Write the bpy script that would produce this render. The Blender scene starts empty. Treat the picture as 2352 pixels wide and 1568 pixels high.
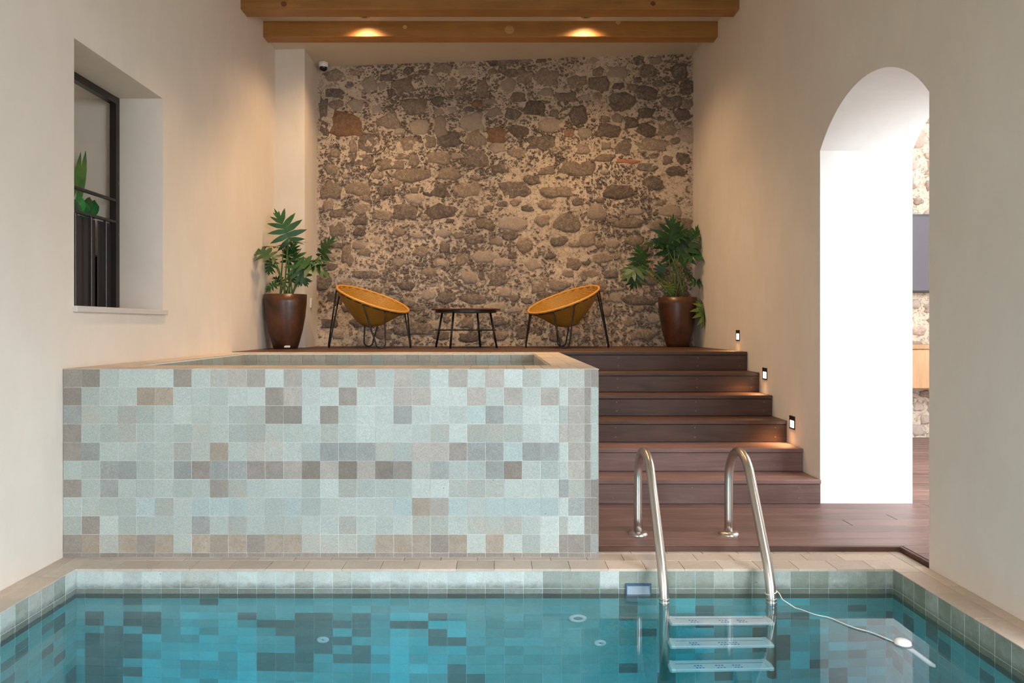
import bpy, bmesh, math, random
from mathutils import Vector, Matrix, noise
R = random.Random(7)
sc = bpy.context.scene
COL = sc.collection

# ------------------------------------------------------------------ camera
F, VX, VY, H = 1710.0, 1138.0, 749.0, 1.255      # focal length (px), vanishing point, eye height over the coping
cam_d = bpy.data.cameras.new('camera'); cam = bpy.data.objects.new('camera', cam_d); COL.objects.link(cam)
cam_d.sensor_width = 36.0; cam_d.lens = 36.0 * F / 2352.0
cam_d.shift_x = (1176 - VX) / 2352.0; cam_d.shift_y = (VY - 784) / 2352.0
cam_d.clip_start = 0.05
cam.location = (0, 0, H); cam.rotation_euler = (math.pi / 2, 0, 0)
sc.camera = cam

# ------------------------------------------------------------------ world and exposure
SKY = (0.88, 0.94, 1.0); SKY_STRENGTH = 8.0
w = bpy.data.worlds.new('world'); sc.world = w; w.use_nodes = True
w.node_tree.nodes['Background'].inputs['Color'].default_value = (*SKY, 1)
w.node_tree.nodes['Background'].inputs['Strength'].default_value = SKY_STRENGTH
vs = sc.view_settings
vs.view_transform = 'Standard'; vs.look = 'None'; vs.exposure = 0.56; vs.gamma = 1.0; vs.use_curve_mapping = False
sc.cycles.use_denoising = True
sc.cycles.sample_clamp_indirect = 6.0
sc.cycles.max_bounces = 14; sc.cycles.diffuse_bounces = 6; sc.cycles.transmission_bounces = 12; sc.cycles.glossy_bounces = 6

def area_light(name, loc, rot, sx, sy, power, color, portal=False, spread=math.pi):
    d = bpy.data.lights.new(name, 'AREA'); d.shape = 'RECTANGLE'; d.size = sx; d.size_y = sy
    d.energy = power; d.color = color; d.spread = spread
    if portal: d.cycles.is_portal = True
    o = bpy.data.objects.new(name, d); COL.objects.link(o); o.location = loc; o.rotation_euler = rot
    return o
ROOM_FRONT = -1.6          # near end of the pool room
area_light('near_arch_portal', (2.3, 0.75, 1.62), (0, math.pi / 2, 0), 3.3, 4.0, 1, (1, 1, 1), True)
area_light('courtyard_portal', (-1.2, ROOM_FRONT, 1.17), (math.pi / 2, 0, 0), 1.9, 2.35, 1, (1, 1, 1), True)
area_light('patio_portal', (4.6, 1.0, 4.5), (0, 0, 0), 3.4, 7.2, 1, (1, 1, 1), True)
area_light('patio_front_portal', (4.6, -2.6, 2.2), (math.pi / 2, 0, 0), 3.4, 4.5, 1, (1, 1, 1), True)

WARM = (1.0, 0.64, 0.33)
def spot(name, loc, power, size, blend=0.6, color=WARM, target=None):
    d = bpy.data.lights.new(name, 'SPOT'); d.energy = power; d.color = color; d.spot_size = size; d.spot_blend = blend
    d.shadow_soft_size = 0.04
    o = bpy.data.objects.new(name, d); COL.objects.link(o); o.location = loc
    if target: o.rotation_euler = (Vector(target) - Vector(loc)).to_track_quat('-Z', 'Y').to_euler()
    return o

# ------------------------------------------------------------------ helpers
def P(px, py, D):
    return Vector(((px - VX) / F * D, D, H - (py - VY) / F * D))
WM = {}
def link(name, mesh, parent=None, loc=None, rot=None, label=None, cat=None, group=None, kind=None, mat=None):
    o = bpy.data.objects.new(name, mesh); COL.objects.link(o)
    m = Matrix.Identity(4)
    if loc is not None: o.location = loc; m = Matrix.Translation(loc)
    if rot is not None:
        o.rotation_euler = rot
        from mathutils import Euler
        m = m @ Euler(rot).to_matrix().to_4x4()
    WM[o] = m
    if parent is not None:
        o.parent = parent; o.matrix_parent_inverse = WM[parent].inverted()
    if label: o['label'] = label
    if cat: o['category'] = cat
    if group: o['group'] = group
    if kind: o['kind'] = kind
    if mat is not None:
        if mesh.materials: mesh.materials[0] = mat
        else: mesh.materials.append(mat)
    return o
def mesh(name, verts, faces, mat=None, smooth=False):
    me = bpy.data.meshes.new(name); me.from_pydata([tuple(v) for v in verts], [], faces); me.update()
    if mat: me.materials.append(mat)
    if smooth:
        me.polygons.foreach_set('use_smooth', [True] * len(me.polygons))
    return me
class MB:
    def __init__(s): s.v = []; s.f = []
    def add(s, v, f):
        o = len(s.v); s.v += [tuple(x) for x in v]; s.f += [tuple(i + o for i in q) for q in f]; return s
    def box(s, x0, x1, y0, y1, z0, z1):
        return s.add([(x0,y0,z0),(x1,y0,z0),(x1,y1,z0),(x0,y1,z0),(x0,y0,z1),(x1,y0,z1),(x1,y1,z1),(x0,y1,z1)],
                     [(0,3,2,1),(4,5,6,7),(0,1,5,4),(1,2,6,5),(2,3,7,6),(3,0,4,7)])
    def quad(s, a, b, c, d): return s.add([a, b, c, d], [(0, 1, 2, 3)])
    def tube(s, pts, r, n=8, closed=False, caps=True):
        pts = [Vector(p) for p in pts]; m = len(pts); rs = r if isinstance(r, (list, tuple)) else [r] * m
        base = len(s.v); up = None
        for i, p in enumerate(pts):
            if closed: t = pts[(i + 1) % m] - pts[i - 1]
            else: t = pts[min(i + 1, m - 1)] - pts[max(i - 1, 0)]
            t.normalize()
            if up is None:
                up = Vector((0, 0, 1)) if abs(t.z) < .9 else Vector((1, 0, 0))
            a = (up - t * up.dot(t)).normalized(); b = t.cross(a); up = a
            for k in range(n):
                q = p + (a * math.cos(2 * math.pi * k / n) + b * math.sin(2 * math.pi * k / n)) * rs[i]
                s.v.append(tuple(q))
        for i in range(m if closed else m - 1):
            j = (i + 1) % m
            for k in range(n):
                l = (k + 1) % n
                s.f.append((base + i * n + k, base + i * n + l, base + j * n + l, base + j * n + k))
        if caps and not closed:
            s.f.append(tuple(base + k for k in range(n))[::-1]); s.f.append(tuple(base + (m - 1) * n + k for k in range(n)))
        return s
    def lathe(s, prof, c, n=24):
        base = len(s.v); c = Vector(c)
        for r, z in prof:
            for k in range(n):
                a = 2 * math.pi * k / n; s.v.append((c.x + r * math.cos(a), c.y + r * math.sin(a), c.z + z))
        for i in range(len(prof) - 1):
            for k in range(n):
                l = (k + 1) % n
                s.f.append((base + i * n + k, base + i * n + l, base + (i + 1) * n + l, base + (i + 1) * n + k))
        return s
    def build(s, name, mat, smooth=False): return mesh(name, s.v, s.f, mat, smooth)
def bevel_box_mesh(name, sx, sy, sz, b, mat):
    """box centred at 0 with chamfered edges"""
    bm = bmesh.new(); bmesh.ops.create_cube(bm, size=1.0)
    for v in bm.verts: v.co.x *= sx; v.co.y *= sy; v.co.z *= sz
    if b > 0: bmesh.ops.bevel(bm, geom=list(bm.edges), offset=b, segments=1, affect='EDGES')
    me = bpy.data.meshes.new(name); bm.to_mesh(me); bm.free()
    if mat: me.materials.append(mat)
    return me
_tc = {}
def tile_mesh(wd, ht, t, mat, b=0.0009):
    """tile lying in XZ, front face at y=-t, chamfered front rim: 18 triangles"""
    k = (round(wd, 4), round(ht, 4), round(t, 4), mat.name)
    if k in _tc: return _tc[k]
    x, z = wd / 2, ht / 2
    v = [(-x,0,-z),(x,0,-z),(x,0,z),(-x,0,z),(-x,-t+b,-z),(x,-t+b,-z),(x,-t+b,z),(-x,-t+b,z),
         (-x+b,-t,-z+b),(x-b,-t,-z+b),(x-b,-t,z-b),(-x+b,-t,z-b)]
    f = [(0,4,7,3)[::-1],(0,1,5,4),(1,2,6,5),(2,3,7,6),(4,5,9,8),(5,6,10,9),(6,7,11,10),(7,4,8,11),(8,9,10,11)]
    _tc[k] = mesh('tile', v, f, mat); return _tc[k]

# ------------------------------------------------------------------ materials
class NT:
    def __init__(s, name):
        s.m = bpy.data.materials.new(name); s.m.use_nodes = True; s.t = s.m.node_tree; s.t.nodes.clear()
        s.out = s.t.nodes.new('ShaderNodeOutputMaterial')
    def n(s, typ, **kw):
        x = s.t.nodes.new('ShaderNode' + typ)
        for k, v in kw.items():
            if k in x.inputs.keys() if isinstance(k, str) else False: x.inputs[k].default_value = v
            else: setattr(x, k, v)
        return x
    def l(s, a, b): s.t.links.new(a, b)
    def pos(s, scale=(1, 1, 1)):
        g = s.n('NewGeometry'); mp = s.n('Mapping'); mp.inputs['Scale'].default_value = scale
        s.l(g.outputs['Position'], mp.inputs['Vector']); return mp.outputs['Vector']
    def noise(s, vec, scale, detail=3, rough=.55, dist=0):
        x = s.n('TexNoise'); x.inputs['Scale'].default_value = scale; x.inputs['Detail'].default_value = detail
        x.inputs['Roughness'].default_value = rough; x.inputs['Distortion'].default_value = dist
        s.l(vec, x.inputs['Vector']); return x.outputs['Fac']
    def ramp(s, fac, stops, interp='LINEAR'):
        r = s.n('ValToRGB'); r.color_ramp.interpolation = interp
        e = r.color_ramp.elements
        while len(e) < len(stops): e.new(.5)
        for i, (p, c) in enumerate(stops):
            e[i].position = p; e[i].color = (*c, 1) if not isinstance(c, (int, float)) else (c, c, c, 1)
        s.l(fac, r.inputs['Fac']); return r.outputs['Color']
    def mix(s, fac, a, b, mode='MIX'):
        x = s.n('Mix', data_type='RGBA', blend_type=mode)
        for sock, val in ((x.inputs[0], fac), (x.inputs[6], a), (x.inputs[7], b)):
            if hasattr(val, 'node'): s.l(val, sock)
            elif isinstance(val, (int, float)): sock.default_value = val
            else: sock.default_value = (*val, 1)
        return x.outputs[2]
    def math(s, op, a, b=0.0, clamp=False):
        x = s.n('Math', operation=op); x.use_clamp = clamp
        for sock, val in ((x.inputs[0], a), (x.inputs[1], b)):
            if hasattr(val, 'node'): s.l(val, sock)
            else: sock.default_value = val
        return x.outputs[0]
    def bsdf(s, color, rough=.6, metal=0, bump=None, bstr=.3, bdist=.01, spec=.5, **kw):
        b = s.n('BsdfPrincipled')
        for sock, val in ((b.inputs['Base Color'], color), (b.inputs['Roughness'], rough), (b.inputs['Metallic'], metal)):
            if hasattr(val, 'node'): s.l(val, sock)
            elif isinstance(val, (int, float)): sock.default_value = val
            else: sock.default_value = (*val, 1)
        b.inputs['Specular IOR Level'].default_value = spec
        for k, v in kw.items(): b.inputs[k].default_value = v
        if bump is not None:
            x = s.n('Bump'); x.inputs['Strength'].default_value = bstr; x.inputs['Distance'].default_value = bdist
            s.l(bump, x.inputs['Height']); s.l(x.outputs['Normal'], b.inputs['Normal'])
        s.l(b.outputs[0], s.out.inputs['Surface']); return b
def sRGB(r, g, b):
    f = lambda c: (c / 255 / 12.92) if c / 255 <= .04045 else ((c / 255 + .055) / 1.055) ** 2.4
    return (f(r), f(g), f(b))
def plain(name, col, rough=.5, metal=0, **kw):
    t = NT(name); t.bsdf(col, rough, metal, **kw); return t.m
def plaster(name, c0, c1):
    t = NT(name); v = t.pos()
    a = t.noise(v, .9, 4, .6, .4); b = t.noise(t.pos((1, 1, .45)), 5, 5, .65, .6); c = t.noise(v, 60, 3)
    col = t.mix(t.ramp(a, [(.3, 0), (.7, 1)]), c0, c1)
    col = t.mix(t.math('MULTIPLY', t.ramp(b, [(.35, 0), (.75, 1)]), .35), col, tuple(x * .86 for x in c0))
    h = t.math('ADD', t.math('MULTIPLY', b, 1.0), t.math('MULTIPLY', c, .12))
    t.bsdf(col, .85, 0, h, .12, .012, spec=.25); return t.m
M = {}
M['plaster'] = plaster('lime_plaster', (.74, .67, .585), (.79, .725, .65))
M['plaster_white'] = plaster('white_plaster', (.80, .765, .73), (.84, .81, .78))
M['ceiling'] = plaster('ceiling_plaster', (.62, .535, .43), (.66, .58, .48))

def stone_tile(name, base, alt, speck=.35, dark=.25, wet=False, stain=False, blotch=.5):
    t = NT(name); v = t.pos()
    oi = t.n('ObjectInfo')
    off = t.n('VectorMath', operation='ADD'); t.l(v, off.inputs[0]); gi = t.n('NewGeometry')
    sc3 = t.n('VectorMath', operation='SCALE'); t.l(oi.outputs['Location'], sc3.inputs[0]); sc3.inputs['Scale'].default_value = 3.7
    t.l(sc3.outputs[0], off.inputs[1]); v2 = off.outputs[0]
    a = t.noise(v2, 13, 5, .65, .8)
    s1 = t.noise(v2, 115, 4, .65); s2 = t.noise(v2, 48, 3, .6)
    col = t.mix(t.math('MULTIPLY', t.ramp(a, [(.45, 0), (.68, 1)]), blotch), base, alt)
    col = t.mix(t.math('MULTIPLY', t.ramp(s1, [(.5, 0), (.72, 1)]), speck), col, tuple(min(1, x * 1.35 + .03) for x in base))
    col = t.mix(t.math('MULTIPLY', t.ramp(s1, [(.28, 1), (.45, 0)]), dark), col, tuple(x * .55 for x in base))
    col = t.mix(t.math('MULTIPLY', t.ramp(s2, [(.24, 1), (.29, 0)]), .8), col, tuple(x * .3 for x in base))
    br = t.math('ADD', t.math('MULTIPLY', t.math('FRACT', t.math('ADD', oi.outputs['Random'], gi.outputs['Random Per Island'])), .22), .89)
    hs = t.n('HueSaturation'); t.l(col, hs.inputs['Color']); t.l(br, hs.inputs['Value']); col = hs.outputs['Color']
    if stain:      # algae and damp line along the water's edge
        g = t.n('NewGeometry'); sp = t.n('SeparateXYZ'); t.l(g.outputs['Position'], sp.inputs[0])
        nz = t.noise(t.pos((1, 1, 1.6)), 22, 5, .7); nx = t.noise(t.pos((.45, .45, .1)), 2.2, 2)
        z = t.math('ADD', sp.outputs['Z'], t.math('MULTIPLY', t.math('SUBTRACT', nz, .5), -.06))
        z = t.math('ADD', z, t.math('MULTIPLY', t.math('SUBTRACT', nx, .5), -.05))
        up = t.n('MapRange'); t.l(z, up.inputs['Value'])
        for k, val in (('From Min', -.104), ('From Max', -.066), ('To Min', 1.0), ('To Max', 0.0)): up.inputs[k].default_value = val
        col = t.mix(t.math('MULTIPLY', up.outputs[0], .70), col, (.075, .080, .062))
        gr = t.n('MapRange'); t.l(sp.outputs['X'], gr.inputs['Value'])
        for k, val in (('From Min', .1), ('From Max', 1.9), ('To Min', 0.0), ('To Max', 1.0)): gr.inputs[k].default_value = val
        alg = t.ramp(t.noise(t.pos((1, 1, .8)), 6, 5, .7), [(.35, 0), (.6, 1)])
        f = t.math('MULTIPLY', t.math('MULTIPLY', alg, gr.outputs[0]), .6)
        col = t.mix(f, col, (.16, .20, .13))
    lines = t.noise(v2, 6.0, 5, .7, 2.5)
    col = t.mix(t.math('MULTIPLY', t.ramp(lines, [(.47, 0), (.50, 1), (.53, 0)]), .35 * blotch), col, tuple(x * .72 for x in base))
    t.bsdf(col, .28 if wet else .5, 0, t.math('ADD', s2, t.math('MULTIPLY', s1, .4)), .18, .004, spec=.4)
    return t.m
TC = {'a': ((.405, .458, .435), (.435, .465, .435)), 'w': ((.455, .502, .48), (.43, .485, .46)), 'b': ((.355, .402, .38), (.385, .41, .37)),
      'e': ((.35, .375, .345), (.395, .36, .305)), 't': ((.352, .328, .295), (.405, .38, .345)), 'g': ((.24, .218, .193), (.285, .26, .23)),
      'n': ((.315, .268, .212), (.37, .335, .285)), 'k': ((.195, .168, .14), (.245, .222, .195)), 's': ((.285, .303, .293), (.24, .243, .23)),
      'c': ((.345, .418, .412), (.38, .44, .427))}
MT = {k: stone_tile('green_stone_tile_' + k, *v, speck=.55, dark=.5, blotch=.85) for k, v in TC.items()}
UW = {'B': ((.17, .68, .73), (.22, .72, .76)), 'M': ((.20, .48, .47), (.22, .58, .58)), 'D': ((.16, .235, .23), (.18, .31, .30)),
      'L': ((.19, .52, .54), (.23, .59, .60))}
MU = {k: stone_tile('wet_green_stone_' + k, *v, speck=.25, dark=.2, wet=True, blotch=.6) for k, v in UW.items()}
MS = {k: stone_tile('pool_edge_stone_' + k, *v, speck=.3, dark=.35, stain=True, blotch=.7) for k, v in
      {'a': ((.50, .56, .54), (.42, .45, .40)), 'b': ((.42, .45, .42), (.36, .37, .31)), 'e': ((.31, .35, .32), (.25, .27, .22))}.items()}
MC = {k: stone_tile('coping_stone_' + k, *v, speck=.2, dark=.12, blotch=.7) for k, v in
      {'a': ((.60, .50, .415), (.55, .46, .37)), 'b': ((.53, .44, .36), (.60, .51, .42)), 'c': ((.56, .49, .41), (.47, .41, .33))}.items()}
M['grout'] = plain('grout', (.74, .76, .73), .8)
M['grout_pool'] = plain('grout_pool', (.60, .78, .78), .8)
M['grout_coping'] = plain('grout_coping', (.50, .42, .34), .85)

def wood(name, dark, light, axis='X', scale=1.0, rough=.45, bands=18, knots=False):
    t = NT(name); st = {'X': (.06, 1, 1), 'Z': (1, 1, .06), 'Y': (1, .06, 1)}[axis]
    oi = t.n('ObjectInfo'); v0 = t.pos(st)
    ad = t.n('VectorMath', operation='ADD'); t.l(v0, ad.inputs[0]); s3 = t.n('VectorMath', operation='SCALE')
    t.l(oi.outputs['Location'], s3.inputs[0]); s3.inputs['Scale'].default_value = 2.3; t.l(s3.outputs[0], ad.inputs[1]); v = ad.outputs[0]
    a = t.noise(v, bands * scale, 5, .65, 1.2); b = t.noise(v, 90 * scale, 3, .6); c = t.noise(t.pos(), 3.0, 4, .6)
    col = t.ramp(t.math('ADD', t.math('MULTIPLY', a, .75), t.math('MULTIPLY', b, .25)), [(.32, dark), (.68, light)])
    col = t.mix(t.math('MULTIPLY', t.ramp(c, [(.45, 0), (.75, 1)]), .3), col, tuple(min(1, x * 1.5) for x in light))
    hs = t.n('HueSaturation'); t.l(col, hs.inputs['Color'])
    t.l(t.math('ADD', t.math('MULTIPLY', oi.outputs['Random'], .35), .82), hs.inputs['Value'])
    t.bsdf(hs.outputs['Color'], rough, 0, b, .15, .003); return t.m
M['deck'] = wood('dark_hardwood', (.036, .0145, .0095), (.10, .046, .031), 'X', rough=.48)
M['deck_grey'] = wood('sheen_tinted_hardwood', (.115, .062, .053), (.225, .136, .12), 'X', rough=.42)  # same hardwood, paler grey: daylight sheen on the lower boards put into colour
M['beam'] = wood('pine_beam', (.29, .125, .030), (.46, .225, .065), 'X', bands=14, rough=.5)
M['oak'] = wood('light_oak', (.38, .20, .095), (.50, .29, .15), 'Z', bands=24, rough=.5)
M['table_wood'] = wood('reddish_table_wood', (.09, .028, .016), (.19, .065, .035), 'X', rough=.35)
M['black_metal'] = plain('black_rod', (.012, .012, .013), .4, .3)
M['dark_steel'] = plain('dark_bronze_steel', (.045, .038, .038), .38, .55)
M['steel_edge'] = plain('bare_steel_edge', (.10, .095, .095), .32, .7)
M['white'] = plain('white_plastic', (.88, .88, .87), .35)
M['black_glass'] = plain('black_glass', (.01, .01, .012), .06)
M['sill'] = plaster('pale_marble', (.56, .52, .49), (.66, .63, .60))
def brushed(name):
    t = NT(name); n = t.noise(t.pos((1, 1, .05)), 160, 2)
    t.bsdf((.58, .53, .48), .3, 1.0); return t.m
M['steel'] = brushed('brushed_stainless')

def mortar():
    t = NT('lime_mortar'); v = t.pos()
    a = t.noise(v, 2.2, 4, .6, .5); b = t.noise(v, 26, 6, .7, .8); c = t.noise(v, 75, 4, .7)
    vo = t.n('TexVoronoi'); vo.inputs['Scale'].default_value = 24; vo.inputs['Randomness'].default_value = 1
    ds = t.n('VectorMath', operation='ADD'); t.l(v, ds.inputs[0])
    nn = t.n('TexNoise'); nn.inputs['Scale'].default_value = 14; nn.inputs['Detail'].default_value = 4; t.l(v, nn.inputs['Vector'])
    sv = t.n('VectorMath', operation='SCALE'); t.l(nn.outputs['Color'], sv.inputs[0]); sv.inputs['Scale'].default_value = .16
    t.l(sv.outputs[0], ds.inputs[1]); t.l(ds.outputs[0], vo.inputs['Vector'])
    col = t.ramp(a, [(.3, (.60, .49, .38)), (.55, (.70, .57, .44)), (.75, (.74, .64, .53))])
    col = t.mix(t.math('MULTIPLY', t.ramp(b, [(.36, 1), (.5, 0)]), .85), col, (.22, .16, .115))
    col = t.mix(t.math('MULTIPLY', t.ramp(vo.outputs['Distance'], [(.18, 1), (.30, 0)]), .6), col, (.17, .125, .095))
    col = t.mix(t.math('MULTIPLY', t.ramp(c, [(.3, 1), (.42, 0)]), .5), col, (.26, .19, .14))
    h = t.math('ADD', b, t.math('MULTIPLY', c, .35))
    t.bsdf(col, .92, 0, h, .8, .02, spec=.15); return t.m
M['mortar'] = mortar()
def rock(name, c0, c1, lime=.5):
    t = NT(name); oi = t.n('ObjectInfo'); v = t.pos()
    a = t.noise(v, 18, 5, .7, .6); b = t.noise(v, 70, 4, .7); l = t.noise(v, 30, 6, .75, 1.0)
    col = t.ramp(a, [(.3, c0), (.7, c1)])
    col = t.mix(t.math('MULTIPLY', t.ramp(b, [(.3, 1), (.45, 0)]), .55), col, tuple(x * .4 for x in c0))
    col = t.mix(t.math('MULTIPLY', t.ramp(l, [(.47, 0), (.60, 1)]), lime), col, (.50, .385, .29))
    hs = t.n('HueSaturation'); t.l(col, hs.inputs['Color'])
    t.l(t.math('ADD', t.math('MULTIPLY', oi.outputs['Random'], .4), .8), hs.inputs['Value'])
    t.bsdf(hs.outputs['Color'], .9, 0, t.math('ADD', a, t.math('MULTIPLY', b, .5)), .7, .02, spec=.2); return t.m
MR = {'d': rock('basalt_stone', (.115, .092, .078), (.20, .165, .14), .45), 'm': rock('brown_stone', (.19, .145, .112), (.31, .245, .19), .6),
      'l': rock('taupe_stone', (.32, .255, .20), (.43, .35, .28), .35), 'r': rock('rusty_stone', (.22, .115, .065), (.36, .21, .125), .3),
      'b': rock('brick_fragment', (.42, .16, .085), (.50, .22, .13), .2)}
MR['chip'] = rock('stone_chip', (.13, .098, .078), (.27, .21, .165), .35)
MRP = {'l': rock('pink_stone', (.40, .31, .26), (.56, .45, .39), .5), 'm': rock('pink_brown_stone', (.30, .21, .165), (.46, .35, .29), .5)}

def leaf_mat(name, c0, c1):
    t = NT(name); v = t.pos(); a = t.noise(v, 9, 3); oi = t.n('ObjectInfo')
    col = t.ramp(a, [(.3, c0), (.7, c1)])
    hs = t.n('HueSaturation'); t.l(col, hs.inputs['Color']); t.l(t.math('ADD', t.math('MULTIPLY', oi.outputs['Random'], .6), .7), hs.inputs['Value'])
    t.bsdf(hs.outputs['Color'], .45, 0, spec=.35); return t.m
M['leaf'] = leaf_mat('dark_green_leaf', (.009, .045, .012), (.022, .095, .022))
M['leaf_pale'] = leaf_mat('yellow_green_leaf', (.07, .13, .02), (.14, .19, .035))
M['leaf_bright'] = leaf_mat('fresh_green_leaf', (.015, .17, .03), (.03, .26, .05))
M['stem'] = plain('leaf_stalk', (.085, .15, .03), .45)
M['soil'] = plain('potting_soil', (.03, .022, .016), .95)
def rust():
    t = NT('rust_glazed_pot'); v = t.pos(); a = t.noise(v, 5, 5, .65, .5); b = t.noise(v, 40, 4, .7)
    col = t.ramp(a, [(.3, (.030, .014, .009)), (.55, (.085, .030, .013)), (.75, (.15, .050, .018))])
    col = t.mix(t.math('MULTIPLY', t.ramp(b, [(.3, 1), (.45, 0)]), .4), col, (.02, .012, .01))
    t.bsdf(col, t.ramp(b, [(.3, .28), (.7, .45)]), 0, b, .1, .004); return t.m
M['pot'] = rust()
def rattan():
    t = NT('honey_rattan_weave'); tc = t.n('TexCoord'); uv = tc.outputs['UV']
    mp = t.n('Mapping'); t.l(uv, mp.inputs['Vector']); mp.inputs['Scale'].default_value = (1, 1, 1)
    wv = t.n('TexWave', wave_type='BANDS', bands_direction='Y'); wv.inputs['Scale'].default_value = 9; wv.inputs['Distortion'].default_value = .6
    t.l(mp.outputs[0], wv.inputs['Vector'])
    n = t.noise(t.pos(), 55, 3)
    f = t.math('ADD', t.math('MULTIPLY', wv.outputs['Fac'], .6), t.math('MULTIPLY', n, .5))
    col = t.ramp(f, [(.2, (.17, .075, .010)), (.6, (.44, .22, .028)), (.9, (.56, .31, .05))])
    t.bsdf(col, .42, 0, wv.outputs['Fac'], .5, .006); return t.m
M['rattan'] = rattan()
M['rattan_rim'] = plain('rattan_rim', (.62, .30, .055), .4)
def emit(name, col, s):
    t = NT(name); e = t.n('Emission'); e.inputs['Color'].default_value = (*col, 1); e.inputs['Strength'].default_value = s
    t.l(e.outputs[0], t.out.inputs['Surface']); return t.m
M['lamp'] = emit('lamp_glass', (1.0, .86, .62), 6.0)
def water(name, absorb, dens, bump):
    t = NT(name); v = t.pos()
    n = t.noise(v, 3.0, 3, .5)
    b = t.n('BsdfPrincipled'); b.inputs['Base Color'].default_value = (1, 1, 1, 1); b.inputs['Roughness'].default_value = 0.0
    b.inputs['IOR'].default_value = 1.333; b.inputs['Transmission Weight'].default_value = 1.0
    x = t.n('Bump'); x.inputs['Strength'].default_value = bump; x.inputs['Distance'].default_value = .01
    t.l(n, x.inputs['Height']); t.l(x.outputs['Normal'], b.inputs['Normal'])
    t.l(b.outputs[0], t.out.inputs['Surface'])
    if dens > 0:
        va = t.n('VolumeAbsorption'); va.inputs['Color'].default_value = (*absorb, 1); va.inputs['Density'].default_value = dens
        t.l(va.outputs[0], t.out.inputs['Volume'])
    return t.m
M['water'] = water('pool_water', (.25, .88, .985), .45, .03)
M['tub_water'] = water('tub_water', (.5, .9, .9), .4, .04)

# ------------------------------------------------------------------ dimensions (metres, coping = 0)
XL, XR = -2.35, 2.25                 # room walls
D2, D1 = 3.853, 4.042                # pool end wall, tub front
PXL, PXR = -2.17, 2.057              # pool sides
WZ = -0.128                          # water level
RIM = 1.024; DECK2 = 1.028; DECK1 = 0.028
YB = 8.48; YP = 7.94; XP = -2.034    # stone wall, pillar front, pillar side
ST0, TR, RS = 5.144, 0.3002, (DECK2 - DECK1) / 6
XT = 0.5627                          # right side of the tub
TH = 0.64                            # thickness of the old walls
CZ = 4.34

# ------------------------------------------------------------------ setting: walls
def wall_with_openings(x0, x1, ya, yb, z0, z1, ops, mat, mat2, name):
    """thick wall between x0 and x1; ops = (y0, y1, spring_z or None for flat head at top, top_z, sill_z)"""
    m = MB(); rv = []      # rv: indices of reveal faces
    def face(a, b, c, d, reveal=False):
        m.quad(a, b, c, d)
        if reveal: rv.append(len(m.f) - 1)
    def solid(y0, y1, za, zb):
        for x in (x0, x1): face((x, y0, za), (x, y1, za), (x, y1, zb), (x, y0, zb))
    y = ya
    for (o0, o1, sp, top, sill) in sorted(ops):
        solid(y, o0, z0, z1)
        if sill > z0:
            solid(o0, o1, z0, sill); face((x0, o0, sill), (x1, o0, sill), (x1, o1, sill), (x0, o1, sill), True)
        if sp is None: curve = [(o0, top), (o1, top)]; sp = top
        else:
            rise = top - sp; hw = (o1 - o0) / 2; Rr = (hw * hw + rise * rise) / (2 * rise); c = (o0 + o1) / 2; th = math.asin(hw / Rr)
            curve = [(c + Rr * math.sin(-th + 2 * th * i / 28), top - Rr + Rr * math.cos(-th + 2 * th * i / 28)) for i in range(29)]
        for (p, q), (r, s) in zip(curve, curve[1:]):
            for x in (x0, x1): face((x, p, q), (x, r, s), (x, r, z1), (x, p, z1))
            face((x0, p, q), (x0, r, s), (x1, r, s), (x1, p, q), True)
        for yy in (o0, o1): face((x0, yy, sill), (x1, yy, sill), (x1, yy, sp), (x0, yy, sp), True)
        y = o1
    solid(y, yb, z0, z1)
    for yy in (ya, yb): face((x0, yy, z0), (x1, yy, z0), (x1, yy, z1), (x0, yy, z1))
    face((x0, ya, z1), (x0, yb, z1), (x1, yb, z1), (x1, ya, z1))
    me = m.build(name, mat); me.materials.append(mat2)
    for i in rv: me.polygons[i].material_index = 1
    bm = bmesh.new(); bm.from_mesh(me); bmesh.ops.remove_doubles(bm, verts=bm.verts, dist=1e-5)
    bmesh.ops.recalc_face_normals(bm, faces=bm.faces); bm.to_mesh(me); bm.free()
    return me
ARCH = (3.862, 5.160, 2.470, 2.776, -0.35)
ARCH2 = (-1.25, 2.75, 2.60, 3.30, -0.35)
wall_right = link('wall_right', wall_with_openings(XR, XR + TH, ROOM_FRONT, YB + .4, -.35, 4.7, [ARCH, ARCH2], M['plaster'], M['plaster_white'], 'wall_right'),
                  kind='structure', label='beige lime plaster wall with a tall arched passage')
LIGHT_GAP = (-2.15, -.25, 2.35)     # unseen opening behind the camera, added to brighten the arched wall
m = MB().box(XL - TH, LIGHT_GAP[0], ROOM_FRONT - .3, ROOM_FRONT, -.3, 4.7).box(LIGHT_GAP[1], XR + TH, ROOM_FRONT - .3, ROOM_FRONT, -.3, 4.7).box(LIGHT_GAP[0], LIGHT_GAP[1], ROOM_FRONT - .3, ROOM_FRONT, LIGHT_GAP[2], 4.7)
link('wall_front', m.build('wall_front', M['plaster']), kind='structure', label='plaster wall behind the near end of the pool')
WIN = (4.152, 5.26, None, 2.862, 1.36)
wall_left = link('wall_left', wall_with_openings(XL, XL - TH, ROOM_FRONT, YB + .4, -.35, 4.7, [WIN], M['plaster'], M['plaster'], 'wall_left'),
                 kind='structure', label='pale lime plaster wall with a deep window opening')
link('wall_pillar', MB().box(XL - .02, XP, YP, YB + .3, DECK2 - .3, 4.5).build('wall_pillar', M['plaster']), kind='structure',
     label='plaster pier between the long pale wall and the stone wall')
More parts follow.
